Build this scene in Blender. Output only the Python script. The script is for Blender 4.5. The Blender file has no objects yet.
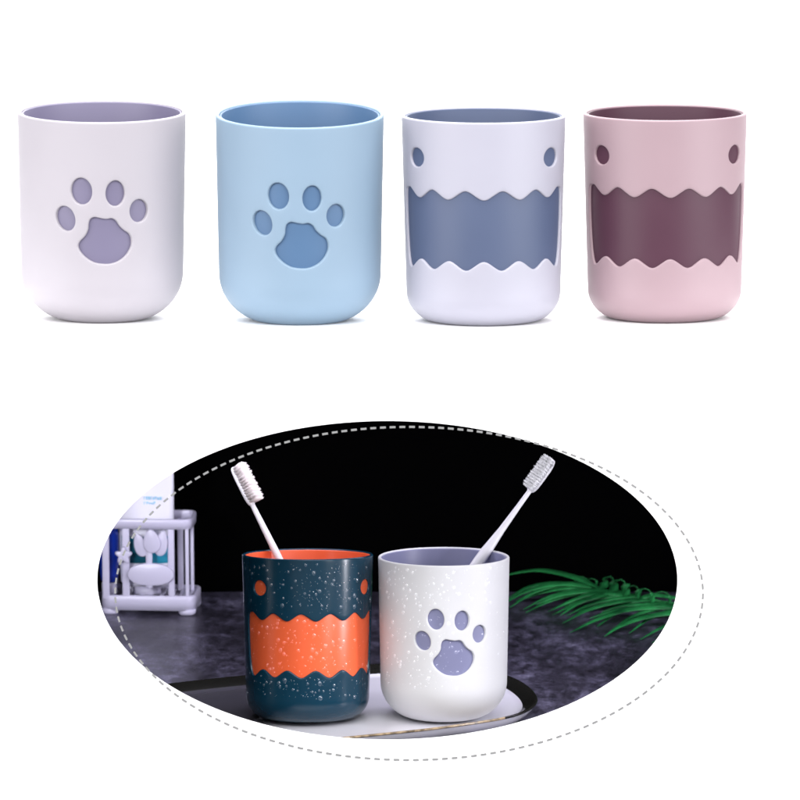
import bpy, bmesh, math, random
from mathutils import Vector, Matrix, noise
from mathutils.geometry import delaunay_2d_cdt
R = math.radians
scene = bpy.context.scene
col = scene.collection
rng = random.Random(7)

# ------------------------------------------------------------------ camera
THETA = R(6.8); DIST = 6.0; K = 0.182 / DIST          # K = tan(half field of view)
cam_d = bpy.data.cameras.new('camera'); cam = bpy.data.objects.new('camera', cam_d); col.objects.link(cam)
CP = Vector((0, -DIST * math.cos(THETA), DIST * math.sin(THETA)))
cam.location = CP; cam.rotation_euler = (math.pi / 2 - THETA, 0, 0)
cam_d.sensor_width = 36; cam_d.lens = 18 / K
cam_d.clip_start = 0.1; cam_d.clip_end = 60
cam_d.dof.use_dof = True; cam_d.dof.focus_distance = 6.10; cam_d.dof.aperture_fstop = 36
scene.camera = cam
FW = Vector((0, math.cos(THETA), -math.sin(THETA))); UP = Vector((0, math.sin(THETA), math.cos(THETA)))
RT = Vector((1, 0, 0))
def ray(px, py): return FW + RT * ((px - 400) / 400 * K) + UP * ((400 - py) / 400 * K)
def at(px, py, Y):                                    # point of the vertical plane y = Y seen at a pixel
    d = ray(px, py); return CP + d * ((Y - CP.y) / d.y)
def on_plane(px, py, o, n):
    d = ray(px, py); return CP + d * ((o - CP).dot(n) / d.dot(n))
def proj(p):
    v = p - CP; z = v.dot(FW)
    return 400 + v.x / z / K * 400, 400 - v.dot(UP) / z / K * 400
def unit(p): return (p - CP).dot(FW) * K / 400        # metres per photo pixel at a point

# ------------------------------------------------------------------ world, lamps, exposure
w = bpy.data.worlds.new('World'); scene.world = w; w.use_nodes = True
w.node_tree.nodes['Background'].inputs[0].default_value = (0.97, 0.97, 1.0, 1)
w.node_tree.nodes['Background'].inputs[1].default_value = 0.55
def area(name, loc, target, sx, sy, power, color=(1, 1, 1)):
    d = bpy.data.lights.new(name, 'AREA'); d.shape = 'RECTANGLE'; d.size = sx; d.size_y = sy
    d.energy = power; d.color = color
    o = bpy.data.objects.new(name, d); col.objects.link(o); o.location = loc
    o.rotation_euler = (Vector(target) - Vector(loc)).to_track_quat('-Z', 'Y').to_euler()
    return o
area('unseen_front_lamp', (0, -1.7, 1.1), (0, 0, 0), 2.4, .7, 44)  # added out of view to burn the board to white
area('side_lamp', (-1.2, -.8, 0.25), (0, 0, 0.08), 1.1, 0.8, 19, (1, .985, .99))
area('side_lamp', (1.2, -.8, 0.25), (0, 0, 0.08), 1.1, 0.8, 20, (.985, .985, 1))
area('unseen_overhead_lamp', (0, 0.0, 1.3), (0, 0.02, 0.03), 1.2, 1.0, 36)  # added to lighten the cups' shadows on the shelf
area('unseen_backdrop_lamp', (0, 0.75, 1.1), (0, 1.5, 0.1), 2.4, 0.5, 60)  # added behind the board to whiten the backdrop, not a visible source
area('unseen_niche_lamp', (0.27, 0.045, -0.075), (0.02, 0.18, -0.10), 0.02, 0.12, 0.56, (.93, .92, 1))
area('unseen_niche_lamp', (-0.24, 0.03, -0.03), (-0.115, 0.38, -0.10), 0.05, 0.08, 0.11, (.93, .93, 1)).data.spread = R(60)  # added fill to brighten the rack, hidden behind the board
area('unseen_niche_lamp', (0.10, 0.26, 0.0), (0.08, 0.34, -0.15), 0.45, 0.10, 1.0, (.86, .83, 1))  # added fill for the rear counter, no visible source
area('unseen_niche_lamp', (0.0, 0.035, 0.012), (0.03, 0.22, -0.05), 0.16, 0.02, 0.10, (.97, .97, 1))  # added weak fill for the toothbrushes, hidden above the opening
scene.render.engine = 'CYCLES'
scene.view_settings.view_transform = 'Standard'; scene.view_settings.look = 'None'
scene.view_settings.exposure = 0; scene.view_settings.gamma = 1
scene.cycles.max_bounces = 8

# ------------------------------------------------------------------ helpers
def mat(name, color, rough=0.5, **kw):
    m = bpy.data.materials.new(name); m.use_nodes = True
    b = m.node_tree.nodes['Principled BSDF']
    b.inputs['Base Color'].default_value = (*color, 1); b.inputs['Roughness'].default_value = rough
    for k, v in kw.items(): b.inputs[k.replace('_', ' ')].default_value = v
    return m
def nn(m, t, **kw):
    n = m.node_tree.nodes.new(t)
    for k, v in kw.items(): setattr(n, k, v)
    return n
def plastic(name, color, rough=0.45, bump=0.02, scale=900, vary=0.05, **kw):
    """moulded plastic: fine grain bump, faint tone and gloss variation"""
    m = mat(name, color, rough, **kw); L = m.node_tree.links; b = m.node_tree.nodes['Principled BSDF']
    tc = nn(m, 'ShaderNodeTexCoord')
    n1 = nn(m, 'ShaderNodeTexNoise'); n1.inputs['Scale'].default_value = scale; n1.inputs['Detail'].default_value = 3
    n2 = nn(m, 'ShaderNodeTexNoise'); n2.inputs['Scale'].default_value = 28; n2.inputs['Detail'].default_value = 4
    L.new(tc.outputs['Object'], n1.inputs['Vector']); L.new(tc.outputs['Object'], n2.inputs['Vector'])
    bp = nn(m, 'ShaderNodeBump'); bp.inputs['Strength'].default_value = bump; bp.inputs['Distance'].default_value = 0.0006
    L.new(n1.outputs['Fac'], bp.inputs['Height']); L.new(bp.outputs['Normal'], b.inputs['Normal'])
    mx = nn(m, 'ShaderNodeMix', data_type='RGBA')
    mx.inputs[6].default_value = (*[c * (1 - vary) for c in color], 1); mx.inputs[7].default_value = (*[min(1, c * (1 + vary)) for c in color], 1)
    L.new(n2.outputs['Fac'], mx.inputs[0]); L.new(mx.outputs[2], b.inputs['Base Color'])
    mr = nn(m, 'ShaderNodeMapRange'); mr.inputs[3].default_value = rough * .8; mr.inputs[4].default_value = rough * 1.2
    L.new(n2.outputs['Fac'], mr.inputs[0]); L.new(mr.outputs[0], b.inputs['Roughness'])
    return m
def obj(name, bm, m, parent=None, smooth=True, loc=None):
    if smooth:
        for f in bm.faces: f.smooth = True
    me = bpy.data.meshes.new(name); bm.to_mesh(me); bm.free()
    o = bpy.data.objects.new(name, me); col.objects.link(o)
    if m: me.materials.append(m)
    if parent: o.parent = parent
    if loc is not None: o.location = loc
    return o
def thing(name, label, cat, loc, group=None, rot=(0, 0, 0)):
    o = bpy.data.objects.new(name, None); col.objects.link(o); o.empty_display_size = .01
    o.location = loc; o.rotation_euler = rot; o['label'] = label; o['category'] = cat
    if group: o['group'] = group
    return o
def box(bm, x0, x1, y0, y1, z0, z1, bev=0):
    r = bmesh.ops.create_cube(bm, size=1)
    for v in r['verts']:
        v.co = Vector((x0 + (v.co.x + .5) * (x1 - x0), y0 + (v.co.y + .5) * (y1 - y0), z0 + (v.co.z + .5) * (z1 - z0)))
    if bev:
        es = list({e for v in r['verts'] for e in v.link_edges})
        bmesh.ops.bevel(bm, geom=es, offset=bev, segments=3, profile=.5, affect='EDGES')
def lathe(bm, prof, seg=128, cap_end=True):
    rings = []
    for r, z in prof:
        if r < 1e-7: rings.append([bm.verts.new((0, 0, z))]); continue
        rings.append([bm.verts.new((r * math.sin(2 * math.pi * i / seg), -r * math.cos(2 * math.pi * i / seg), z)) for i in range(seg)])
    for a, b in zip(rings, rings[1:]):
        for i in range(seg):
            j = (i + 1) % seg
            q = [a[i % len(a)], a[j % len(a)], b[j % len(b)], b[i % len(b)]]
            q2 = []
            for v in q:
                if v not in q2: q2.append(v)
            if len(q2) > 2: bm.faces.new(q2)
def tube(bm, pts, radii, seg=14, caps=True, side=None):
    """tube through points; radius is a number or (across, along 'side')"""
    rings = []; n = len(pts)
    for k, p in enumerate(pts):
        t = (pts[min(k + 1, n - 1)] - pts[max(k - 1, 0)]).normalized()
        s = side if side is not None else (Vector((0, 0, 1)) if abs(t.z) < .9 else Vector((0, 1, 0)))
        a = (s - t * s.dot(t)).normalized(); b = t.cross(a)
        r = radii[k] if isinstance(radii, (list, tuple)) else radii
        ra, rb = (r if isinstance(r, tuple) else (r, r))
        rings.append([bm.verts.new(p + a * ra * math.cos(2 * math.pi * i / seg) + b * rb * math.sin(2 * math.pi * i / seg)) for i in range(seg)])
    for a, b in zip(rings, rings[1:]):
        for i in range(seg): bm.faces.new((a[i], a[(i + 1) % seg], b[(i + 1) % seg], b[i]))
    if caps:
        bm.faces.new(rings[0][::-1]); bm.faces.new(rings[-1])
def prism(bm, poly, y0, y1, bev=0.0):
    """outline in x,z extruded in y with softened rims"""
    n = len(poly); cx = sum(p[0] for p in poly) / n; cz = sum(p[1] for p in poly) / n
    def ring(y, s):
        out = []
        for (x, z) in poly:
            d = Vector((x - cx, z - cz)); l = d.length or 1
            d = d * max(0, (l - s)) / l; out.append(bm.verts.new((cx + d.x, y, cz + d.y)))
        return out
    rs = [ring(y0, bev), ring(y0 + bev * .3, bev * .3), ring(y0 + bev, 0), ring(y1 - bev, 0), ring(y1, bev)] if bev else [ring(y0, 0), ring(y1, 0)]
    for a, b in zip(rs, rs[1:]):
        for i in range(n): bm.faces.new((a[i], a[(i + 1) % n], b[(i + 1) % n], b[i]))
    bm.faces.new(rs[0][::-1]); bm.faces.new(rs[-1])
    bmesh.ops.recalc_face_normals(bm, faces=bm.faces)
def smooth_loop(pts, n=10):
    out = []; m = len(pts)
    for i in range(m):
        p0, p1, p2, p3 = (Vector(pts[(i + k - 1) % m]) for k in range(4))
        for j in range(n):
            t = j / n
            out.append(.5 * ((2 * p1) + (p2 - p0) * t + (2 * p0 - 5 * p1 + 4 * p2 - p3) * t * t + (3 * p1 - p0 - 3 * p2 + p3) * t ** 3))
    return out
def smooth_path(pts, n=8):
    out = []; m = len(pts)
    for i in range(m - 1):
        p1, p2 = Vector(pts[i]), Vector(pts[i + 1])
        p0 = Vector(pts[i - 1]) if i else p1 * 2 - p2; p3 = Vector(pts[i + 2]) if i + 2 < m else p2 * 2 - p1
        for j in range(n + (i == m - 2)):
            t = j / n
            out.append(.5 * ((2 * p1) + (p2 - p0) * t + (2 * p0 - 5 * p1 + 4 * p2 - p3) * t * t + (3 * p1 - p0 - 3 * p2 + p3) * t ** 3))
    return out
def grown(loop, g):
    n = len(loop); A = sum(loop[k - 1].x * loop[k].y - loop[k].x * loop[k - 1].y for k in range(n)); sg = 1 if A > 0 else -1; out = []
    for k in range(n):
        tg = (loop[(k + 1) % n] - loop[k - 1]).normalized(); out.append(loop[k] + Vector((tg.y, -tg.x)) * sg * g)
    return out
def resample(loop, step):
    out = []; n = len(loop); acc = 0; out.append(loop[0])
    tot = sum((loop[(i + 1) % n] - loop[i]).length for i in range(n)); cnt = max(12, int(tot / step)); st = tot / cnt
    need = st; run = 0
    for i in range(n):
        a, b = loop[i], loop[(i + 1) % n]; l = (b - a).length
        while run + l >= need - 1e-9 and len(out) < cnt:
            out.append(a + (b - a) * ((need - run) / l)); need += st
        run += l
    return out
def inside(p, poly):
    c = False; n = len(poly); j = n - 1
    for i in range(n):
        a, b = poly[i], poly[j]
        if (a[1] > p[1]) != (b[1] > p[1]) and p[0] < (b[0] - a[0]) * (p[1] - a[1]) / (b[1] - a[1]) + a[0]: c = not c
        j = i
    return c

# ------------------------------------------------------------------ the setting
white_board = mat('white_board', (.93, .93, .93), .9)
black_felt = mat('black_felt', (.0009, .0009, .001), 1, Specular_IOR_Level=0.0)
Z0 = at(400, 319, 0.055).z                              # shelf height under the four upper cups
EX, EY, EA, EB = 387.3, 580.7, 290.2, 159.8             # oval opening
def board():
    bm = bmesh.new(); n = 256; T = .002
    c = at(EX, EY, 0); a = at(EX + EA, EY, 0).x - c.x; b = at(EX, EY - EB, 0).z - c.z
    X, ZB, ZT = .6, -.5, Z0
    fr = []; frb = []; ou = []; oub = []
    for i in range(n):
        t = 2 * math.pi * i / n; dx, dz = math.cos(t), math.sin(t)
        e = (c.x + a * dx, c.z + b * dz)
        s = min((X - math.copysign(1, dx) * c.x) / abs(dx) if abs(dx) > 1e-9 else 1e9,
                ((ZT - c.z) if dz > 0 else (c.z - ZB)) / abs(dz) if abs(dz) > 1e-9 else 1e9)
        o = (c.x + dx * s, c.z + dz * s)
        fr.append(bm.verts.new((e[0], 0, e[1]))); frb.append(bm.verts.new((e[0], T, e[1])))
        ou.append(bm.verts.new((o[0], 0, o[1]))); oub.append(bm.verts.new((o[0], T, o[1])))
    for i in range(n):
        j = (i + 1) % n
        for q in ((fr[i], fr[j], ou[j], ou[i]), (frb[i], oub[i], oub[j], frb[j]), (fr[i], frb[i], frb[j], fr[j])): bm.faces.new(q)
    bmesh.ops.recalc_face_normals(bm, faces=bm.faces)
    o = obj('display_board', bm, white_board, smooth=False); o['kind'] = 'structure'
    bm = bmesh.new(); box(bm, -.6, .6, .0023, .10, Z0 - .004, Z0)
    o = obj('display_shelf', bm, white_board, smooth=False); o['kind'] = 'structure'
board()
YB = .475
def niche():
    bm = bmesh.new()
    zt = lambda y: Z0 - .006 - .13 * (y - .10)
    # sloping ceiling, back and side cloths of the niche
    def slab(vs, d):
        a = [bm.verts.new(v) for v in vs]; b = [bm.verts.new(Vector(v) + Vector(d)) for v in vs]
        bm.faces.new(a); bm.faces.new(b[::-1])
        for i in range(4): bm.faces.new((a[i], b[i], b[(i + 1) % 4], a[(i + 1) % 4]))
    slab([(-.4, .101, zt(.1)), (.4, .101, zt(.1)), (.4, YB + .01, zt(YB)), (-.4, YB + .01, zt(YB))], (0, 0, .004))
    slab([(-.4, YB, -.45), (.4, YB, -.45), (.4, YB, zt(YB) - .001), (-.4, YB, zt(YB) - .001)], (0, .008, 0))
    for s in (-1, 1):
        slab([(s * .4, .0035, -.45), (s * .4, YB - .001, -.45), (s * .4, YB - .001, zt(YB) - .001), (s * .4, .101, zt(.1) - .001)], (s * .004, 0, 0))
    bmesh.ops.recalc_face_normals(bm, faces=bm.faces)
    o = obj('dark_backdrop', bm, black_felt, smooth=False); o['kind'] = 'structure'
niche()
bm = bmesh.new(); box(bm, -2.5, 2.5, 1.5, 1.52, -1.5, 2.5)
o = obj('white_backdrop', bm, white_board, smooth=False); o['kind'] = 'structure'

# counter: a slightly inclined dark marble slab
INC = R(4.3); CN = Vector((0, -math.sin(INC), math.cos(INC)))
TF = at(443.5, 717.5, .17)                              # point of the tray floor under the white cup
U2 = unit(TF)
TRH = 15 * U2; TFH = 6 * U2                             # rim height and floor height of the tray above the counter
CO = TF - CN * TFH                                      # a point of the counter plane
def on_counter(px, py, h=0): return on_plane(px, py, CO + CN * h * U2, CN)
def marble():
    m = mat('dark_marble', (.05, .05, .07), .28); L = m.node_tree.links; b = m.node_tree.nodes['Principled BSDF']
    tc = nn(m, 'ShaderNodeTexCoord')
    mp = nn(m, 'ShaderNodeMapping'); mp.inputs['Scale'].default_value = (1, .5, 1); L.new(tc.outputs['Object'], mp.inputs['Vector'])
    def noi(sc, det, dist, rough=.6):
        n = nn(m, 'ShaderNodeTexNoise'); n.inputs['Scale'].default_value = sc; n.inputs['Detail'].default_value = det
        n.inputs['Distortion'].default_value = dist; n.inputs['Roughness'].default_value = rough
        L.new(mp.outputs['Vector'], n.inputs['Vector']); return n
    a = noi(30, 14, .15, .8); f = noi(190, 7, .2, .8)
    r = nn(m, 'ShaderNodeValToRGB'); e = r.color_ramp.elements
    e[0].position = .36; e[0].color = (.012, .011, .016, 1); e[1].position = .68; e[1].color = (.25, .24, .335, 1)
    x = e.new(.49); x.color = (.034, .031, .046, 1); x = e.new(.57); x.color = (.09, .084, .128, 1)
    L.new(a.outputs['Fac'], r.inputs['Fac'])
    r2 = nn(m, 'ShaderNodeMapRange'); r2.inputs[1].default_value = .3; r2.inputs[2].default_value = .7; r2.inputs[3].default_value = .15; r2.inputs[4].default_value = 1.9
    L.new(f.outputs['Fac'], r2.inputs[0])
    mu = nn(m, 'ShaderNodeVectorMath', operation='SCALE'); L.new(r.outputs['Color'], mu.inputs[0]); L.new(r2.outputs[0], mu.inputs['Scale'])
    L.new(mu.outputs['Vector'], b.inputs['Base Color'])
    bp = nn(m, 'ShaderNodeBump'); bp.inputs['Strength'].default_value = .15; bp.inputs['Distance'].default_value = .0005
    L.new(f.outputs['Fac'], bp.inputs['Height']); L.new(bp.outputs['Normal'], b.inputs['Normal'])
    r3 = nn(m, 'ShaderNodeMapRange'); r3.inputs[3].default_value = .22; r3.inputs[4].default_value = .5
    L.new(f.outputs['Fac'], r3.inputs[0]); L.new(r3.outputs[0], b.inputs['Roughness'])
    return m
back = on_counter(400, 591)
def counter():
    bm = bmesh.new()
    yb = min(back.y, YB - .003); y0 = .0035
    zc = lambda y: CO.z + math.tan(INC) * (y - CO.y)
    pts = [(y0, zc(y0)), (yb - .002, zc(yb - .002)), (yb, zc(yb) - .002), (yb, zc(yb) - .02), (y0, zc(y0) - .02)]
    A = [bm.verts.new((-.395, y, z)) for y, z in pts]; B = [bm.verts.new((.395, y, z)) for y, z in pts]
    n = len(pts)
    for i in range(n): bm.faces.new((A[i], A[(i + 1) % n], B[(i + 1) % n], B[i]))
    bm.faces.new(A[::-1]); bm.faces.new(B); bmesh.ops.recalc_face_normals(bm, faces=bm.faces)
    o = obj('countertop', bm, marble(), smooth=False); o['kind'] = 'structure'
    print('counter back', back, 'TF', TF, 'Z0', Z0)
counter()

# ------------------------------------------------------------------ cups
class Cup:
    """all lengths in photo pixels of the big cups (S scales); x = arc around the wall, h = depth below the rim"""
    def __init__(s, R0, R1, H, c, holes, t=4.0):
        s.R0, s.R1, s.H, s.c, s.t, s.holes = R0, R1, H, c, t, [grown(resample(smooth_loop(h, 8), 1.3), 1.0) for h in holes]
        for i, h in enumerate(s.holes):                 # counter-clockwise
            A = sum(h[k - 1].x * h[k].y - h[k].x * h[k - 1].y for k in range(len(h)))
            if A < 0: s.holes[i] = h[::-1]
    def rad(s, h): return s.R0 + (s.R1 - s.R0) * min(1, max(0, h / (s.H - s.c)))
    def pos(s, x, h, d=0):
        th = x / s.R0; r = s.rad(h) - d
        return Vector((r * math.sin(th), -r * math.cos(th), s.H - h))
    def in_hole(s, x, h, grow=0):
        for p in s.holes:
            if inside((x, h), p): return True
        if grow:
            for p in s.holes:
                for q in p:
                    if (q.x - x) ** 2 + (q.y - h) ** 2 < grow * grow: return True
        return False
    def shell(s, bm, seg=128):
        h0, h1 = 2.0, s.H - s.c
        W = 2 * math.pi * s.R0; rows = int((h1 - h0) / 4.5)
        vs = []; es = []
        for j in range(rows + 1):
            h = h0 + (h1 - h0) * j / rows
            for i in range(seg + 1):
                x = -W / 2 + W * i / seg
                if 0 < j < rows and 0 < i < seg and s.in_hole(x, h, 1.6): continue
                vs.append(Vector((x, h)))
        for p in s.holes:
            b = len(vs); vs += [q.copy() for q in p]
            es += [(b + k, b + (k + 1) % len(p)) for k in range(len(p))]
        V, E, F, *_ = delaunay_2d_cdt(vs, es, [], 0, 1e-5)
        bv = [bm.verts.new(s.pos(v.x, v.y)) for v in V]
        for f in F:
            c = sum((V[k] for k in f), Vector((0, 0))) / len(f)
            if s.in_hole(c.x, c.y): continue
            bm.faces.new([bv[k] for k in f])
        # rounded lips and side walls of the cut-outs
        e = 1.5
        steps = [(e * math.sin(a), e * (1 - math.cos(a))) for a in (R(k * 18) for k in range(6))] + [(e + .1, s.t + .8)]
        for p in s.holes:
            n = len(p); nor = []
            for k in range(n):
                tg = (p[(k + 1) % n] - p[k - 1]).normalized(); nor.append(Vector((-tg.y, tg.x)))
            rings = [[bm.verts.new(s.pos(*(p[k] + nor[k] * i), d)) for k in range(n)] for i, d in steps]
            for a, b in zip(rings, rings[1:]):
                for k in range(n): bm.faces.new((a[k], a[(k + 1) % n], b[(k + 1) % n], b[k]))
        # rim (outside up, over, inside down)
        pr = [(s.R0 + (s.R1 - s.R0) * 2 / h1, s.H - h0)]
        w = max(s.t, 3.0) + .6; rr = 2.0
        pr += [(s.R0 - rr + rr * math.cos(a), s.H - rr + rr * math.sin(a)) for a in (R(k * 15) for k in range(1, 7))]
        pr += [(s.R0 - w + rr * .8 - rr * .8 * math.sin(a), s.H - rr * .8 + rr * .8 * math.cos(a)) for a in (R(k * 18) for k in range(0, 6))]
        pr += [(s.R0 - w, s.H - 9)]
        lathe(bm, pr, seg)
        # rounded foot
        c = s.c
        pr = [(s.R1 - c + c * math.cos(a), c - c * math.sin(a)) for a in (R(k * 6) for k in range(0, 16))] + [(s.R1 - c - 4, .8), (0, .8)]
        lathe(bm, pr, seg)
        bmesh.ops.remove_doubles(bm, verts=bm.verts, dist=.01)
        bmesh.ops.recalc_face_normals(bm, faces=bm.faces)
    def liner(s, bm, seg=128):
        t = s.t + .25; k = 2.6; c = s.c - t; h1 = s.H - s.c
        pr = [(0, t)] + [(s.R1 - s.c + c * math.sin(a), t + c - c * math.cos(a)) for a in (R(q * 9) for q in range(0, 11))]
        pr += [(s.R0 - t - .3, s.H - 12), (s.R0 - max(t, 3.2) - .55, s.H - 8), (s.R0 - max(t, 3.2) - .55, s.H - 2.4), (s.R0 - max(t, 3.2) - .9, s.H - 1.5), (s.R0 - max(t, 3.2) - k + .3, s.H - 1.5), (s.R0 - max(t, 3.2) - k, s.H - 2.4)]
        c2 = c - k
        pr += [(s.R1 - t - k, s.c)] + [(s.R1 - s.c + c2 * math.cos(a), t + k + c2 - c2 * math.sin(a)) for a in (R(q * 9) for q in range(1, 11))] + [(0, t + k)]
        lathe(bm, pr, seg); bmesh.ops.recalc_face_normals(bm, faces=bm.faces)

def paw_holes(R0):
    def P(x, y, tilt=0):                                 # photo crop -> arc, depth
        X = (x - 315) / 3.075; th = math.asin(X / (R0 - 1)); h = (y - 130) / 3.075 + 11.4 * (1 - math.cos(th))
        return (R0 * th, h)
    def ell(x, y, rx, ry, tilt):
        c, s_ = math.cos(R(tilt)), math.sin(R(tilt)); out = []
        for k in range(14):
            a = 2 * math.pi * k / 14; u, v = rx * math.cos(a), ry * math.sin(a)
            out.append(P(x + u * c - v * s_, y + u * s_ + v * c))
        return out
    pad = [(291, 421), (308, 424), (327, 427), (346, 425), (361, 434), (371, 449), (385, 462), (401, 473), (409, 492), (407, 515), (392, 541), (369, 559), (344, 568), (318, 569), (289, 564), (263, 549), (244, 529), (238, 511), (244, 496), (259, 481), (269, 462), (271, 443), (277, 428)]
    return [ell(252, 342, 34, 43, -8), ell(356, 349, 31, 41, 3), ell(202, 426, 30, 41, -18), ell(429, 403, 29, 37, 6), [P(*q) for q in pad]]
def shark_holes(R0):
    D = R0 * math.pi / 180; hs = []
    for sgn in (-1, 1):
        hs.append([(sgn * 56 * D + 12.0 * math.cos(a), 38 + 10.0 * math.sin(a)) for a in (2 * math.pi * k / 16 for k in range(16))])
    top, bot = [], []
    per = 27.; n = 60; lim = 67.5
    for k in range(n + 1):
        th = -lim + 2 * lim * k / n
        wv = math.cos(2 * math.pi * th / per); wv = wv * .92 + .10 * wv ** 3
        top.append((th * D, 73 + 4.4 * wv)); bot.append((th * D, 144.5 - 4.4 * wv))
    right = [(72.5 * D, 69.5), (75.5 * D, 74), (76.8 * D, 90), (76.5 * D, 110), (75 * D, 130), (73 * D, 141), (70.5 * D, 147.5)]
    left = [(-x, h) for x, h in right][::-1]
    hs.append(top + right + bot[::-1] + left)
    return hs

PAW = Cup(84.0, 81.0, 208.7, 48, paw_holes(84.0), 3.2)
SHK = Cup(82.0, 77.0, 206.6, 30, shark_holes(82.0), 2.0)
def drop_mesh(cup, S, spots, bm):
    for (x, h, r) in spots:
        if h > cup.H - cup.c - 2: continue
        inh = cup.in_hole(x, h)
        if cup.in_hole(x, h, r + 1.8) and not inh: continue
        if inh and any((q.x - x) ** 2 + (q.y - h) ** 2 < (r + 2) ** 2 for p in cup.holes for q in p): continue
        p = cup.pos(x, h, cup.t + .15 if inh else 0)
        n = Vector((math.sin(x / cup.R0), -math.cos(x / cup.R0), 0)); t = Vector((n.y, -n.x, 0)) * -1; z = Vector((0, 0, 1))
        el = rng.uniform(.9, 1.35); fl = rng.uniform(.45, .7)
        top = bm.verts.new((p + n * r * fl) * S); prev = [top]
        seg = 12 if r > 1.3 else 8
        rings = []
        for a in (28, 52, 72, 90):
            rings.append([bm.verts.new((p + n * (r * fl * math.cos(R(a)) - .02) + (t * math.cos(2 * math.pi * k / seg) + z * el * math.sin(2 * math.pi * k / seg)) * r * math.sin(R(a))) * S) for k in range(seg)])
        for k in range(seg): bm.faces.new((top, rings[0][k], rings[0][(k + 1) % seg]))
        for a, b in zip(rings, rings[1:]):
            for k in range(seg): bm.faces.new((a[k], b[k], b[(k + 1) % seg], a[(k + 1) % seg]))
    bmesh.ops.recalc_face_normals(bm, faces=bm.faces)
water = bpy.data.materials.new('water'); water.use_nodes = True
def _water():
    nt = water.node_tree; nt.nodes.remove(nt.nodes['Principled BSDF']); out = nt.nodes['Material Output']
    tr = nn(water, 'ShaderNodeBsdfTransparent'); gl = nn(water, 'ShaderNodeBsdfGlossy'); gl.inputs['Roughness'].default_value = .12
    gl.inputs['Color'].default_value = (.085, .085, .085, 1)
    df = nn(water, 'ShaderNodeBsdfDiffuse'); df.inputs['Color'].default_value = (.02, .026, .032, 1)
    a1 = nn(water, 'ShaderNodeAddShader'); a2 = nn(water, 'ShaderNodeAddShader'); L = nt.links
    L.new(tr.outputs[0], a1.inputs[0]); L.new(gl.outputs[0], a1.inputs[1]); L.new(a1.outputs[0], a2.inputs[0])
    L.new(df.outputs[0], a2.inputs[1]); L.new(a2.outputs[0], out.inputs['Surface'])
_water()

def make_cup(shape, px, py, plane, S, tilt, turn, shell_m, liner_m, label, group, drops=None):
    o_, n_ = plane
    base = on_plane(px, py, o_, n_); S = S * unit(base)
    c = thing('toothbrush_cup', label, 'cup', base, group, rot=(R(tilt), 0, 0))
    for name, fn, m in (('shell', shape.shell, shell_m), ('liner', shape.liner, liner_m)):
        bm = bmesh.new(); fn(bm)
        bmesh.ops.transform(bm, matrix=Matrix.Diagonal((S, S, S, 1)), verts=bm.verts)
        p = obj(name, bm, m, c); p.rotation_euler = (0, 0, R(turn))
    if drops:
        bm = bmesh.new(); drop_mesh(shape, S, drops, bm)
        d = obj('water_droplets', bm, water, c); d.rotation_euler = (0, 0, R(turn)); d['kind'] = 'stuff'
    return c, base, S
shelf = (Vector((0, 0, Z0)), Vector((0, 0, 1)))
floor2 = (TF, CN)
gp = 'paw print tumblers standing in the top row'; gs = 'wavy band tumblers standing in the top row'
make_cup(PAW, 102.5, 318.0, shelf, 1, 2.2, 1.2, plastic('pale_lilac_plastic', (.315, .295, .325), .6), plastic('lilac_plastic', (.128, .115, .185), .5),
         'off-white cup with a lilac paw print, leftmost in the top row', gp)
make_cup(PAW, 300.0, 319.4, shelf, 1.0, 4.2, -.3, plastic('light_blue_plastic', (.18, .255, .335), .6), plastic('mid_blue_plastic', (.055, .115, .215), .5),
         'light blue cup with a darker blue paw print cut-out', gp)
make_cup(SHK, 483.4, 320.3, shelf, 1, .2, 0, plastic('cool_white_plastic', (.305, .30, .355), .5), plastic('slate_blue_plastic', (.055, .073, .132), .5, Specular_IOR_Level=.35),
         'white cup with a slate blue wavy band and two round eyes', gs)
make_cup(SHK, 664.5, 317.4, shelf, .998, .2, 3, plastic('dusty_pink_plastic', (.262, .182, .205), .5), plastic('plum_plastic', (.052, .017, .032), .5, Specular_IOR_Level=.3),
         'dusty pink cup with a plum wavy band and two round eyes', gs)
def drops(n, R0, mean, sd, hmax, big):
    out = []
    while len(out) < n:
        th = rng.gauss(mean, sd); h = rng.uniform(6, hmax)
        if abs(th) > 88: continue
        r = .55 + big * rng.random() ** 3.2
        x = th * R0 * math.pi / 180
        if any((x - a) ** 2 + (h - b) ** 2 < (r + c) ** 2 for a, b, c in out): continue
        out.append((x, h, r))
    return out
blue_cup, bb, SB = make_cup(SHK, 307.7, 718.6, floor2, .80, -2.6, 8, plastic('petrol_blue_plastic', (.002, .031, .058), .22, vary=.1, Specular_IOR_Level=.4), plastic('orange_plastic', (.80, .118, .036), .3),
         'dark petrol blue cup with a bright orange wavy band, wet with drops', None, drops(560, 82, -6, 36, 175, 2.5))
white_cup, wb, SW = make_cup(PAW, 443.7, 717.6, floor2, .781, .9, 7, plastic('white_plastic', (.64, .64, .65), .5), plastic('soft_lilac_plastic', (.20, .205, .335), .4),
         'white cup with a lilac paw print on the tray, wet with drops', None, drops(400, 84, -20, 34, 185, 2.3))

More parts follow.
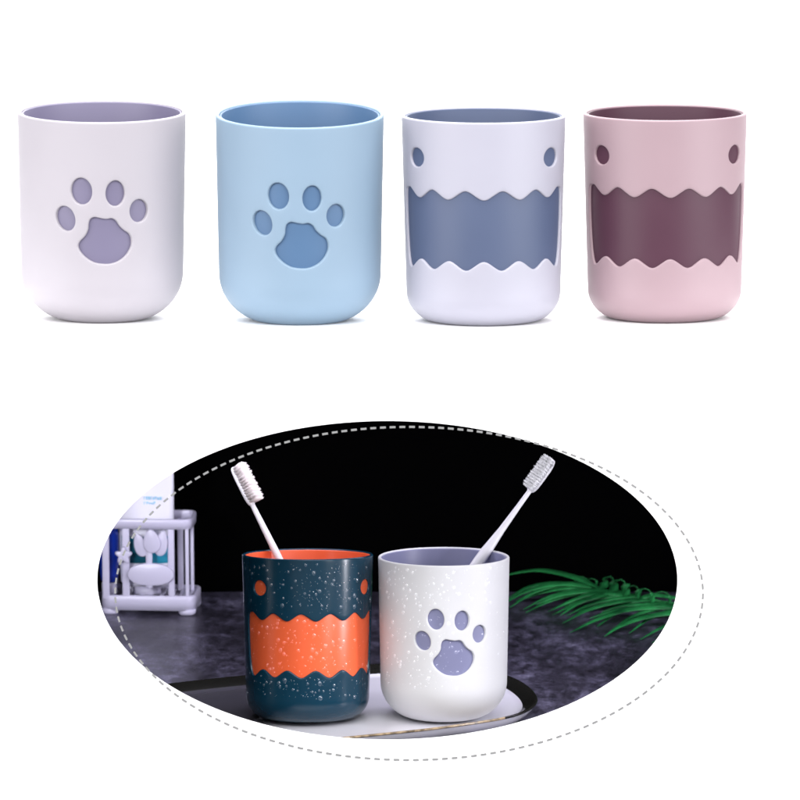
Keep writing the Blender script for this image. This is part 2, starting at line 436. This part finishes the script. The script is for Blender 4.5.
# ------------------------------------------------------------------ toothbrushes
brush_m = plastic('brush_plastic', (.74, .73, .76), .35)
def toothbrush(cup, base, S, rim_xy, bot, y_neck, y_top, bdir, label, wid, flare, bm_color):
    """rim_xy: where the handle crosses the rim; bot: lower end; both in cup pixels"""
    M = Matrix.Translation(base) @ Matrix.Rotation(cup.rotation_euler.x, 4, 'X')
    P0 = M @ (Vector(bot) * S); P1 = M @ (Vector((rim_xy[0], rim_xy[1], 208)) * S)
    a = (P1 - P0).normalized()
    def t_of(py):
        t = 0
        while proj(P0 + a * t)[1] > py and t < .5: t += .0002
        return t
    tn, tt = t_of(y_neck), t_of(y_top)
    u = S
    root = thing('toothbrush', label, 'toothbrush', P0)
    b = Vector(bdir); b = (b - a * b.dot(a)).normalized(); w_ = a.cross(b)
    tr = (P1 - P0).length
    prof = [(0, .5), (.004, .9), (.012, 1.15), (tr * .5, 1.25), (tr * .9, flare), (tr, flare * .97), (tr + (tn - tr) * .35, 1.0 + (flare - 1) * .2), (tr + (tn - tr) * .75, .88), (tn - .001, .82), (tn + .003, .95), (tn + .006, 1.5)]
    bm = bmesh.new()
    hr = 4.6 * u * wid
    pts = [a * t for t, _ in prof]; rr = [(r * hr * .85, r * hr) for _, r in prof]
    sp = smooth_path(pts, 4); rs = []
    for k in range(len(prof) - 1):
        for j in range(4 + (k == len(prof) - 2)): rs.append(tuple(rr[k][q] + (rr[k + 1][q] - rr[k][q]) * (j / 4) for q in (0, 1)))
    tube(bm, sp, rs, 18, True, b)
    # head plate
    L = tt - tn; hw = 8.6 * u * (wid * .6 + .4); n = 24; th = 3.4 * u
    out = []
    for k in range(n):
        q = 2 * math.pi * k / n; cx, sx = math.cos(q), math.sin(q)
        out.append((math.copysign(abs(cx) ** .55, cx) * hw, math.copysign(abs(sx) ** .7, sx) * L * .52))
    rings = []
    for sc, d in ((.7, -th), (.93, -th * .8), (1, -th * .4), (1, th * .2), (.95, th * .5), (.8, th * .55)):
        rings.append([bm.verts.new(a * (tn + L * .5 + y * (sc if sc == 1 else 1 - (1 - sc) * .5)) + w_ * x * sc + b * d) for x, y in out])
    for A, B in zip(rings, rings[1:]):
        for k in range(n): bm.faces.new((A[k], A[(k + 1) % n], B[(k + 1) % n], B[k]))
    bm.faces.new(rings[0][::-1]); bm.faces.new(rings[-1]); bmesh.ops.recalc_face_normals(bm, faces=bm.faces)
    obj('handle', bm, brush_m, root)
    # bristle tufts
    bm = bmesh.new(); rows = 13; BL = 14.5 * u * wid
    for r in range(rows):
        for c in range(5):
            y = tn + L * (.07 + .88 * r / (rows - 1)); x = (c - 2) / 2 * hw * .80 * (1 if 0 < r < rows - 1 else .75)
            for q in range(34):
                ph = rng.uniform(0, 6.28); ra = 1.65 * u * math.sqrt(rng.random())
                p = a * (y + ra * math.cos(ph)) + w_ * (x + ra * math.sin(ph)) + b * th * .4
                lean = a * (rng.gauss(0, .018) + .08 * (r - 6) / 6) + w_ * (rng.gauss(0, .018) + .03 * (c - 2))
                l = BL * rng.uniform(.9, 1.06) * (1 + .03 * ((r % 2) * 2 - 1))
                tube(bm, [p, p + (b + lean).normalized() * l], [.27 * u, .20 * u], 4, True)
    obj('bristles', bm, mat('bristle_nylon', bm_color, .5), root)
    return root
toothbrush(blue_cup, bb, SB, (-42, 54), (52, -12, 25), 505, 468, (.85, -.45, .38),
           'white toothbrush leaning left in the dark blue and orange cup', .95, 1.2, (.84, .78, .77))
toothbrush(white_cup, wb, SW, (54.5, 50), (-54, 12, 62), 491, 460, (-.55, -.75, .1),
           'white toothbrush leaning right in the white paw print cup', .84, 2.0, (.93, .93, .95))

# ------------------------------------------------------------------ tray
def tray():
    outline = [(60, 712), (100, 694), (165, 684), (242, 675.5), (320, 668), (400, 663), (460, 664.5), (505, 674.5), (528, 686), (537.5, 699),
               (529, 709.5), (503, 718), (440, 727.5), (385, 733.5), (330, 739), (250, 747), (150, 757), (95, 760), (62, 750), (50, 730)]
    pts = [on_counter(x, y, 15) for x, y in outline]
    c0 = sum(pts, Vector()) / len(pts)
    ex = Vector((1, 0, 0)); ey = CN.cross(ex)
    P2 = resample([Vector(p) for p in smooth_loop([((p - c0).dot(ex), (p - c0).dot(ey)) for p in pts], 8)], 5 * U2)
    base = c0 - CN * TRH
    root = thing('tray', 'long white tray with a black and gold rim under the two wet cups', 'tray', base)
    n = len(P2); nor = []
    for k in range(n):
        tg = (P2[(k + 2) % n] - P2[k - 2]).normalized(); nor.append(Vector((-tg.y, tg.x)))
    A = sum(P2[k - 1].x * P2[k].y - P2[k].x * P2[k - 1].y for k in range(n))
    if A < 0: nor = [-v for v in nor]
    def build(prof, name, m, cap=None):
        bm = bmesh.new(); rings = []
        for ins, h in prof:
            rings.append([bm.verts.new(ex * (P2[k] + nor[k] * ins * U2).x + ey * (P2[k] + nor[k] * ins * U2).y + CN * h * U2) for k in range(n)])
        for a, b in zip(rings, rings[1:]):
            for k in range(n): bm.faces.new((a[k], a[(k + 1) % n], b[(k + 1) % n], b[k]))
        if cap: bm.faces.new(rings[-1])
        bmesh.ops.recalc_face_normals(bm, faces=bm.faces)
        return obj(name, bm, m, root)
    build([(30, 1.0), (19, .3), (15, .6), (9, 4), (4, 9), (1.1, 13.0)], 'body', plastic('white_glaze', (.80, .79, .86), .12, bump=.01, Coat_Weight=.5), None)
    # rim band: black glaze, worn gold along the front
    m = mat('black_gold_rim', (.01, .01, .01), .18); L = m.node_tree.links; bs = m.node_tree.nodes['Principled BSDF']
    tc = nn(m, 'ShaderNodeTexCoord'); sx = nn(m, 'ShaderNodeSeparateXYZ'); L.new(tc.outputs['Object'], sx.inputs[0])
    no = nn(m, 'ShaderNodeTexNoise'); no.inputs['Scale'].default_value = 330; no.inputs['Detail'].default_value = 5; L.new(tc.outputs['Object'], no.inputs['Vector'])
    fy = nn(m, 'ShaderNodeMath', operation='LESS_THAN'); L.new(sx.outputs['Y'], fy.inputs[0]); fy.inputs[1].default_value = -.02
    fx = nn(m, 'ShaderNodeMath', operation='LESS_THAN'); L.new(sx.outputs['X'], fx.inputs[0]); fx.inputs[1].default_value = (on_counter(505, 717, 15) - base).x
    a1 = nn(m, 'ShaderNodeMath', operation='MULTIPLY'); L.new(fx.outputs[0], a1.inputs[0])
    gt = nn(m, 'ShaderNodeMapRange'); gt.inputs[1].default_value = .25; gt.inputs[2].default_value = .62; L.new(no.outputs['Fac'], gt.inputs[0]); L.new(gt.outputs[0], a1.inputs[1])
    # front side only: line through the tray axis
    pA, pB = on_counter(165, 722, 15) - base, on_counter(520, 697, 15) - base
    nl = Vector(((pB - pA).y, -(pB - pA).x)).normalized()
    dt = nn(m, 'ShaderNodeVectorMath', operation='DOT_PRODUCT'); L.new(tc.outputs['Object'], dt.inputs[0]); dt.inputs[1].default_value = (nl.x, nl.y, 0)
    gl = nn(m, 'ShaderNodeMath', operation='GREATER_THAN'); L.new(dt.outputs['Value'], gl.inputs[0]); gl.inputs[1].default_value = nl.x * pA.x + nl.y * pA.y
    a2 = nn(m, 'ShaderNodeMath', operation='MULTIPLY'); L.new(a1.outputs[0], a2.inputs[0]); L.new(gl.outputs[0], a2.inputs[1])
    mx = nn(m, 'ShaderNodeMix', data_type='RGBA'); mx.inputs[6].default_value = (.012, .012, .010, 1); mx.inputs[7].default_value = (.42, .31, .19, 1)
    L.new(a2.outputs[0], mx.inputs[0]); L.new(mx.outputs[2], bs.inputs['Base Color'])
    build([(1.1, 13.0), (.3, 13.3), (-.2, 14.6), (.6, 15.3), (1.6, 15.5), (2.4, 15.3), (8, 12.6), (14.5, 8.6), (15, 8.2)], 'rim', m, None)
    m = mat('shade_painted_glaze', (.7, .7, .7), .13); L = m.node_tree.links; bs = m.node_tree.nodes['Principled BSDF']
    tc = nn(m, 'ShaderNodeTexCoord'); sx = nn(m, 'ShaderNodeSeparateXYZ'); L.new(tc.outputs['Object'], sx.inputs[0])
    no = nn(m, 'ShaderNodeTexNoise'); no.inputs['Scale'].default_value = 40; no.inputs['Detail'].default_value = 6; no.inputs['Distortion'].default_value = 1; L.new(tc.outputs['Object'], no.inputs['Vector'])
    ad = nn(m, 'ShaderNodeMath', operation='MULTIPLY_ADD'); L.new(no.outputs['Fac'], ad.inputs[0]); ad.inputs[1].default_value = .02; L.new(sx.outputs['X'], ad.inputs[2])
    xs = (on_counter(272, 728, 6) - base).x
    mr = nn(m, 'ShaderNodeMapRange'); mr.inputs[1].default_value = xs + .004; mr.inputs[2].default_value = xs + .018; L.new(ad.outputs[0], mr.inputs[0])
    cr = nn(m, 'ShaderNodeMix', data_type='RGBA'); cr.inputs[6].default_value = (.075, .072, .088, 1); cr.inputs[7].default_value = (.80, .79, .85, 1)  # left part of the floor painted dark for shadow and dark reflection
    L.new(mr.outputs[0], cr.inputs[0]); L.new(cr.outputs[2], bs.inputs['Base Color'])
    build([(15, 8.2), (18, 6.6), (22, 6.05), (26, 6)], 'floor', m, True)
tray()

# ------------------------------------------------------------------ rack with bottle and tube
rack_o = on_counter(154, 609.5); UR = unit(rack_o)
RACK_R = (INC, 0, R(-6))
rack_m = plastic('lilac_white_plastic', (.56, .54, .68), .35)
def rrect(x0, x1, y0, y1, r, n=6):
    out = []
    for cx, cy, a0 in ((x1 - r, y1 - r, 0), (x0 + r, y1 - r, 90), (x0 + r, y0 + r, 180), (x1 - r, y0 + r, 270)):
        for k in range(n + 1): a = R(a0 + 90 * k / n); out.append((cx + r * math.cos(a), cy + r * math.sin(a)))
    return out
def ringwall(bm, outer, inner, z0, z1, b=.8):
    n = len(outer); rs = []
    for (o, i, z) in ((1, 0, z0), (1, 0, z1 - b), (.6, .4, z1)):
        pass
    A = [bm.verts.new((*p, z0)) for p in outer]; B = [bm.verts.new((*p, z1 - b)) for p in outer]
    mid = [((o[0] * .75 + i[0] * .25), (o[1] * .75 + i[1] * .25)) for o, i in zip(outer, inner)]
    mid2 = [((o[0] * .25 + i[0] * .75), (o[1] * .25 + i[1] * .75)) for o, i in zip(outer, inner)]
    Cc = [bm.verts.new((*p, z1)) for p in mid]; D = [bm.verts.new((*p, z1)) for p in mid2]
    E = [bm.verts.new((*p, z1 - b)) for p in inner]; F = [bm.verts.new((*p, z0)) for p in inner]
    rs = [A, B, Cc, D, E, F, A]
    for a, c in zip(rs, rs[1:]):
        for k in range(n): bm.faces.new((a[k], a[(k + 1) % n], c[(k + 1) % n], c[k]))
    bmesh.ops.recalc_face_normals(bm, faces=bm.faces)
def scl(bm, s): bmesh.ops.transform(bm, matrix=Matrix.Diagonal((s, s, s, 1)), verts=bm.verts); return bm
def rack():
    root = thing('toiletry_rack', 'small pale lilac plastic rack with flower cut-outs at the far left', 'rack', rack_o, rot=RACK_R)
    X0, X1, Y0, Y1 = -50, 45, -29, 29
    bm = bmesh.new(); ringwall(bm, rrect(X0, X1, Y0, Y1, 10), rrect(X0 + 4, X1 - 4, Y0 + 4, Y1 - 4, 7), 5, 20, 1.5)
    for sx, sy in ((-1, -1), (1, -1), (-1, 1), (1, 1)):
        x = (X0 + 9) if sx < 0 else (X1 - 9); y = sy * 20
        bm2 = [bm.verts.new((x + px_ * s, y + py_ * s, z)) for z, s in ((0, .82), (2, .95), (6, 1.0)) for px_, py_ in rrect(-9, 9, -9, 9, 7, 3)]
        k = len(bm2) // 3
        for r_ in range(2):
            for i in range(k): bm.faces.new((bm2[r_ * k + i], bm2[r_ * k + (i + 1) % k], bm2[(r_ + 1) * k + (i + 1) % k], bm2[(r_ + 1) * k + i]))
        bm.faces.new(bm2[:k][::-1]); bm.faces.new(bm2[2 * k:])
    bmesh.ops.recalc_face_normals(bm, faces=bm.faces)
    base = obj('base', scl(bm, UR), rack_m, root)
    for k in range(9):
        bm = bmesh.new(); x = X0 + 9 + k * 9.6; box(bm, x, x + 4, Y0 + 4.2, Y1 - 4.2, 15.5, 17.5, .6)
        obj('slat', scl(bm, UR), rack_m, base)
    bm = bmesh.new(); ringwall(bm, rrect(X0, X1 - 3, Y0, Y1 - 8, 9), rrect(X0 + 3, X1 - 6, Y0 + 3, Y1 - 11, 6), 88, 98, 1.2)
    obj('top_ring', scl(bm, UR), rack_m, root)
    for x0, x1, y in ((-28, -20.5, -28.6), (18, 24.5, -28.6), (-48, -41, -28.6), (35.2, 39, -27.5), (35.5, 39, 13), (22, 28, 17), (-12, -7, 17), (-42, -37, 17)):
        bm = bmesh.new(); box(bm, x0, x1, y, y + 3.2, 16, 89.5, 1.0); obj('post', scl(bm, UR), rack_m, root)
    # tulip ornament
    bm = bmesh.new()
    prism(bm, [(1 + 23.5 * math.copysign(abs(math.cos(a)) ** .85, math.cos(a)), 42.5 + 11.5 * math.sin(a)) for a in (2 * math.pi * k / 32 for k in range(32))], -33.5, -29.2, 1.2)
    prism(bm, [(-4, 30), (0, 28), (3, 30), (2.6, 70), (-3.4, 70)], -32.6, -29.6, .5)
    for (cx, cz, rx, rz, t, y) in ((-9, 72, 6.5, 12, 18, -32.5), (12, 74, 6.5, 13, -10, -32.2), (2.5, 76.5, 8.5, 12, 8, -34.5)):
        pl = []
        for k in range(20):
            a = 2 * math.pi * k / 20; u, v = rx * math.cos(a) * (1 - .25 * math.sin(a)), rz * math.sin(a)
            pl.append((cx + u * math.cos(R(t)) - v * math.sin(R(t)), cz + u * math.sin(R(t)) + v * math.cos(R(t))))
        prism(bm, pl, y, y + 3.4, 1.0)
    obj('tulip_ornament', scl(bm, UR), rack_m, root)
    bm = bmesh.new()
    prism(bm, [(-26 + (7.2 + 1.8 * math.cos(5 * a)) * math.cos(a + .3), 61.5 + (7.2 + 1.8 * math.cos(5 * a)) * math.sin(a + .3)) for a in (2 * math.pi * k / 40 for k in range(40))], -34, -29.4, 1.2)
    obj('flower_ornament', scl(bm, UR), rack_m, root)
    Mx = Matrix.Translation(rack_o) @ Matrix.Rotation(R(-6), 4, 'Z') @ Matrix.Rotation(INC, 4, 'X')
    # white squeeze tube
    t = thing('toothpaste_tube', 'tall white tube with small cyan print standing in the rack', 'tube', Mx @ (Vector((-6, -4, 17.6)) * UR), rot=(INC, 0, R(-6)))
    def oval(bm, prof, n=40, capb=True):
        rs = [[bm.verts.new((rx * math.sin(2 * math.pi * k / n), -ry * math.cos(2 * math.pi * k / n), z)) for k in range(n)] for rx, ry, z in prof]
        for a, b in zip(rs, rs[1:]):
            for k in range(n): bm.faces.new((a[k], a[(k + 1) % n], b[(k + 1) % n], b[k]))
        bm.faces.new(rs[0][::-1]); bm.faces.new(rs[-1]); bmesh.ops.recalc_face_normals(bm, faces=bm.faces)
    bm = bmesh.new(); oval(bm, [(24, 13, 9), (26.5, 14, 12), (27.2, 14, 30), (27.8, 11, 90), (28, 5, 140), (28, 1.2, 152), (28, 1.2, 160)])
    body = obj('body', scl(bm, UR), plastic('white_tube_plastic', (.80, .79, .88), .3), t)
    bm = bmesh.new(); oval(bm, [(13, 12, 0), (14, 13, 1), (14.5, 13.2, 8.6)]); obj('cap', scl(bm, UR), rack_m, t)
    def band(name, a0, a1, z0, z1, m, rx=27.4, ry=14.2):
        bm = bmesh.new(); n = 16; f = lambda a, z, o: (( (rx + (z - 30) * .01 + o) * math.sin(R(a))), -(ry - (z - 30) * .05 + .25 + o) * math.cos(R(a)), z)
        A = [[bm.verts.new(f(a0 + (a1 - a0) * k / n, z, o)) for k in range(n + 1)] for z, o in ((z0, 0), (z0, .3), (z1, .3), (z1, 0))]
        for p, q in zip(A, A[1:]):
            for k in range(n): bm.faces.new((p[k], p[k + 1], q[k + 1], q[k]))
        bmesh.ops.recalc_face_normals(bm, faces=bm.faces); return obj(name, scl(bm, UR), m, body)
    cy = plastic('cyan_print', (.05, .50, .72), .3); te = plastic('teal_print', (.005, .11, .16), .3)
    band('label_print', -62, 8, 33, 60, te); band('label_print', 8, 62, 33, 60, cy)
    # two short rows of small illegible cyan print high on the front
    x = 0; r2 = random.Random(3)
    for z, x0, x1 in ((97.5, -1, 15), (92.5, -1, 11)):
        bm = bmesh.new(); x = x0
        while x < x1:
            wv = r2.uniform(1.1, 2.0); zz = z + r2.uniform(-.2, .2); hh = r2.choice((2.2, 3.0, 3.2)); y = -(10.2 + .9)
            box(bm, x, x + .5, y, y + .9, zz, zz + hh); box(bm, x + .5, x + wv, y + .05, y + .9, zz + r2.choice((0, hh * .45, hh - .5)), zz + r2.choice((.5, hh * .45 + .5, hh)) if False else zz + hh * .95)
            x += wv + .7
        bmesh.ops.recalc_face_normals(bm, faces=bm.faces)
        obj('small_print', scl(bm, UR), plastic('pale_cyan_print', (.35, .66, .85), .4), body, smooth=False)
    # blue bottle, upside down on its white cap
    t = thing('bottle', 'deep blue bottle upside down on its white cap at the left end of the rack', 'bottle', Mx @ (Vector((-43.5, -8, 17.6)) * UR), rot=(INC, 0, R(-6)))
    bm = bmesh.new(); lathe(bm, [(0, 12), (7, 12), (8.6, 14), (9.6, 22), (10, 40), (10, 62), (9, 66), (0, 67)], 32); bmesh.ops.recalc_face_normals(bm, faces=bm.faces)
    m = plastic('deep_blue_plastic', (.006, .03, .33), .15); obj('body', scl(bm, UR), m, t)
    bm = bmesh.new(); lathe(bm, [(0, 0), (7, 0), (7.8, 1), (7.8, 11), (7, 11.9), (0, 11.9)], 32); bmesh.ops.recalc_face_normals(bm, faces=bm.faces)
    obj('cap', scl(bm, UR), rack_m, t)
rack()

# ------------------------------------------------------------------ palm frond
def frond():
    leaf = mat('leaf_green', (.02, .15, .05), .35, Specular_IOR_Level=.25); L = leaf.node_tree.links; b = leaf.node_tree.nodes['Principled BSDF']
    tc = nn(leaf, 'ShaderNodeTexCoord'); no = nn(leaf, 'ShaderNodeTexNoise'); no.inputs['Scale'].default_value = 55; no.inputs['Detail'].default_value = 4
    L.new(tc.outputs['Object'], no.inputs['Vector'])
    r = nn(leaf, 'ShaderNodeValToRGB'); e = r.color_ramp.elements; e[0].position = .3; e[0].color = (.004, .06, .016, 1); e[1].position = .7; e[1].color = (.03, .29, .075, 1)
    L.new(no.outputs['Fac'], r.inputs['Fac']); L.new(r.outputs['Color'], b.inputs['Base Color'])
    o0 = on_counter(640, 606)
    root = thing('palm_frond', 'green palm frond lying on the dark counter at the right', 'leaf', o0)
    def P(x, y, h): return on_counter(x, y, h) - o0
    def blade(pts, wid, name='leaflet', up=Vector((0, -.5, .86)), taper=True, fold=.25):
        sp = smooth_path([P(*p) for p in pts], 7); n = len(sp); bm = bmesh.new(); rows = []
        for k, p in enumerate(sp):
            t = (sp[min(k + 1, n - 1)] - sp[max(k - 1, 0)]).normalized(); s = up.cross(t).normalized(); q = k / (n - 1)
            wd = wid * UR * .52 * ((min(1, q * 5 + .35)) * (1 - q ** 2.6) if taper else 1) + .00008
            nn_ = t.cross(s).normalized()
            rows.append([bm.verts.new(p + s * wd + nn_ * wd * fold), bm.verts.new(p), bm.verts.new(p - s * wd + nn_ * wd * fold),
                         bm.verts.new(p - s * wd + nn_ * (wd * fold + .0003)), bm.verts.new(p + nn_ * .0003), bm.verts.new(p + s * wd + nn_ * (wd * fold + .0003))])
        for a, c in zip(rows, rows[1:]):
            for i in range(6): bm.faces.new((a[i], a[(i + 1) % 6], c[(i + 1) % 6], c[i]))
        bmesh.ops.recalc_face_normals(bm, faces=bm.faces)
        return obj(name, bm, leaf, root)
    bm = bmesh.new()
    sp = smooth_path([P(720, 612, 9), (P(672, 603, 12)), P(625, 596, 15), P(595, 587, 19), P(575, 580, 23)], 8)
    tube(bm, sp, [1.3 * UR * (1 - .5 * k / len(sp)) for k in range(len(sp))], 8)
    obj('stem', bm, leaf, root)
    r2 = random.Random(11)
    blades = [
        ([(598, 588, 19), (572, 577.5, 24), (545, 571.5, 26), (525, 572, 22), (500, 577, 14)], 7),
        ([(592, 588, 18), (570, 585, 20), (545, 587, 17), (522, 594, 10), (500, 606, 3)], 6),
        ([(580, 585, 18), (552, 584, 17), (528, 588, 12), (506, 600, 4)], 5),
        ([(606, 591, 17), (585, 592, 18), (560, 596, 14), (536, 605, 5)], 7),
        ([(612, 593, 16), (598, 597, 16), (578, 604, 10), (560, 616, 2)], 7),
        ([(628, 597, 14), (606, 594, 17), (586, 596, 16), (566, 604, 8), (548, 612, 3)], 6),
        ([(705, 609, 9), (668, 608, 12), (632, 610, 12), (600, 619, 7), (570, 633, 1)], 8),
        ([(705, 613, 9), (672, 614, 12), (645, 618, 10), (620, 627, 5), (604, 637, 1)], 7),
        ([(690, 610, 10), (655, 606, 14), (625, 606, 14), (602, 612, 9)], 5),
        ([(700, 618, 9), (680, 622, 8), (660, 629, 4), (640, 640, 1)], 5),
        ([(700, 630, 6), (675, 634, 5), (652, 643, 1)], 4),
        ([(640, 599, 14), (655, 596, 17), (672, 598, 17), (690, 600, 14)], 6),
        ([(640, 600, 12), (612, 601, 12), (590, 607, 6), (573, 617, 1)], 4.5),
    ]
    for k in range(16):                                  # finer leaflets between the long ones
        q = k / 15; x0 = 583 + 112 * q; y0 = 583 + 26 * q + r2.uniform(-1, 1); ln = r2.uniform(55, 88); dr = r2.uniform(14, 26)
        blades.append(([(x0, y0, 18 - 8 * q), (x0 - ln * .35, y0 + dr * .12, 18 - 8 * q), (x0 - ln * .7, y0 + dr * .45, 10 - 4 * q), (x0 - ln, y0 + dr, 1)], r2.uniform(3.5, 6)))
    for p, w_ in blades: blade(p, w_)
    # folded, looping leaflets on the upper side
    loops = [(581, 581, 5, 4, 2), (592, 584, 5, 5, 2), (609, 588, 5, 11, 7), (620, 591, 6, 11, 7), (633, 595, 6, 9, 5), (645, 598, 7, 9, 2.5), (662, 602, 9, 10, 3)]
    for (x, y, w2, hh, wd) in loops:
        h0 = 16
        wd *= 1.3; pts = [(x - w2, y + 1, h0), (x - w2 * .9, y - hh * .6, h0 + hh * .5), (x, y - hh, h0 + hh), (x + w2 * .9, y - hh * .5, h0 + hh * .5), (x + w2 * .8, y + 2, h0 - 1)]
        blade(pts, wd, 'curled_leaflet', up=Vector((-.3, .15, .9)), taper=False, fold=.05)
frond()

# ------------------------------------------------------------------ dashed oval line just in front of the board
def dashes():
    cx, cy, a, b = 409.1, 593.5, 293.9, 166.5
    n = 4000; pts = [(cx + a * math.cos(2 * math.pi * k / n), cy + b * math.sin(2 * math.pi * k / n)) for k in range(n + 1)]
    s = [0]
    for p, q in zip(pts, pts[1:]): s.append(s[-1] + math.dist(p, q))
    tot = s[-1]; m = round(tot / 9.7); per = tot / m
    bm = bmesh.new(); k = 0
    def pos(d):
        lo, hi = 0, n
        while hi - lo > 1:
            md = (lo + hi) // 2
            if s[md] <= d: lo = md
            else: hi = md
        f = (d - s[lo]) / (s[lo + 1] - s[lo]); return Vector((pts[lo][0] + (pts[lo + 1][0] - pts[lo][0]) * f, pts[lo][1] + (pts[lo + 1][1] - pts[lo][1]) * f))
    for i in range(m):
        d0 = i * per; d1 = min(tot - 1e-6, d0 + per * .60)
        p, q = pos(d0), pos(d1); t = (q - p).normalized(); nr = Vector((-t.y, t.x)) * .95
        cs = [p + nr, q + nr, q - nr, p - nr]
        F = [bm.verts.new(at(c.x, c.y, -.0012)) for c in cs]; B = [bm.verts.new(at(c.x, c.y, -.0012) + Vector((0, .0007, 0))) for c in cs]
        bm.faces.new(F); bm.faces.new(B[::-1])
        for j in range(4): bm.faces.new((F[j], B[j], B[(j + 1) % 4], F[(j + 1) % 4]))
    bmesh.ops.recalc_face_normals(bm, faces=bm.faces)
    o = obj('dashed_outline', bm, mat('grey_ink', (.19, .19, .19), .8), smooth=False)
    o['label'] = 'thin grey dashed oval line around the dark oval scene'; o['category'] = 'outline'
dashes()
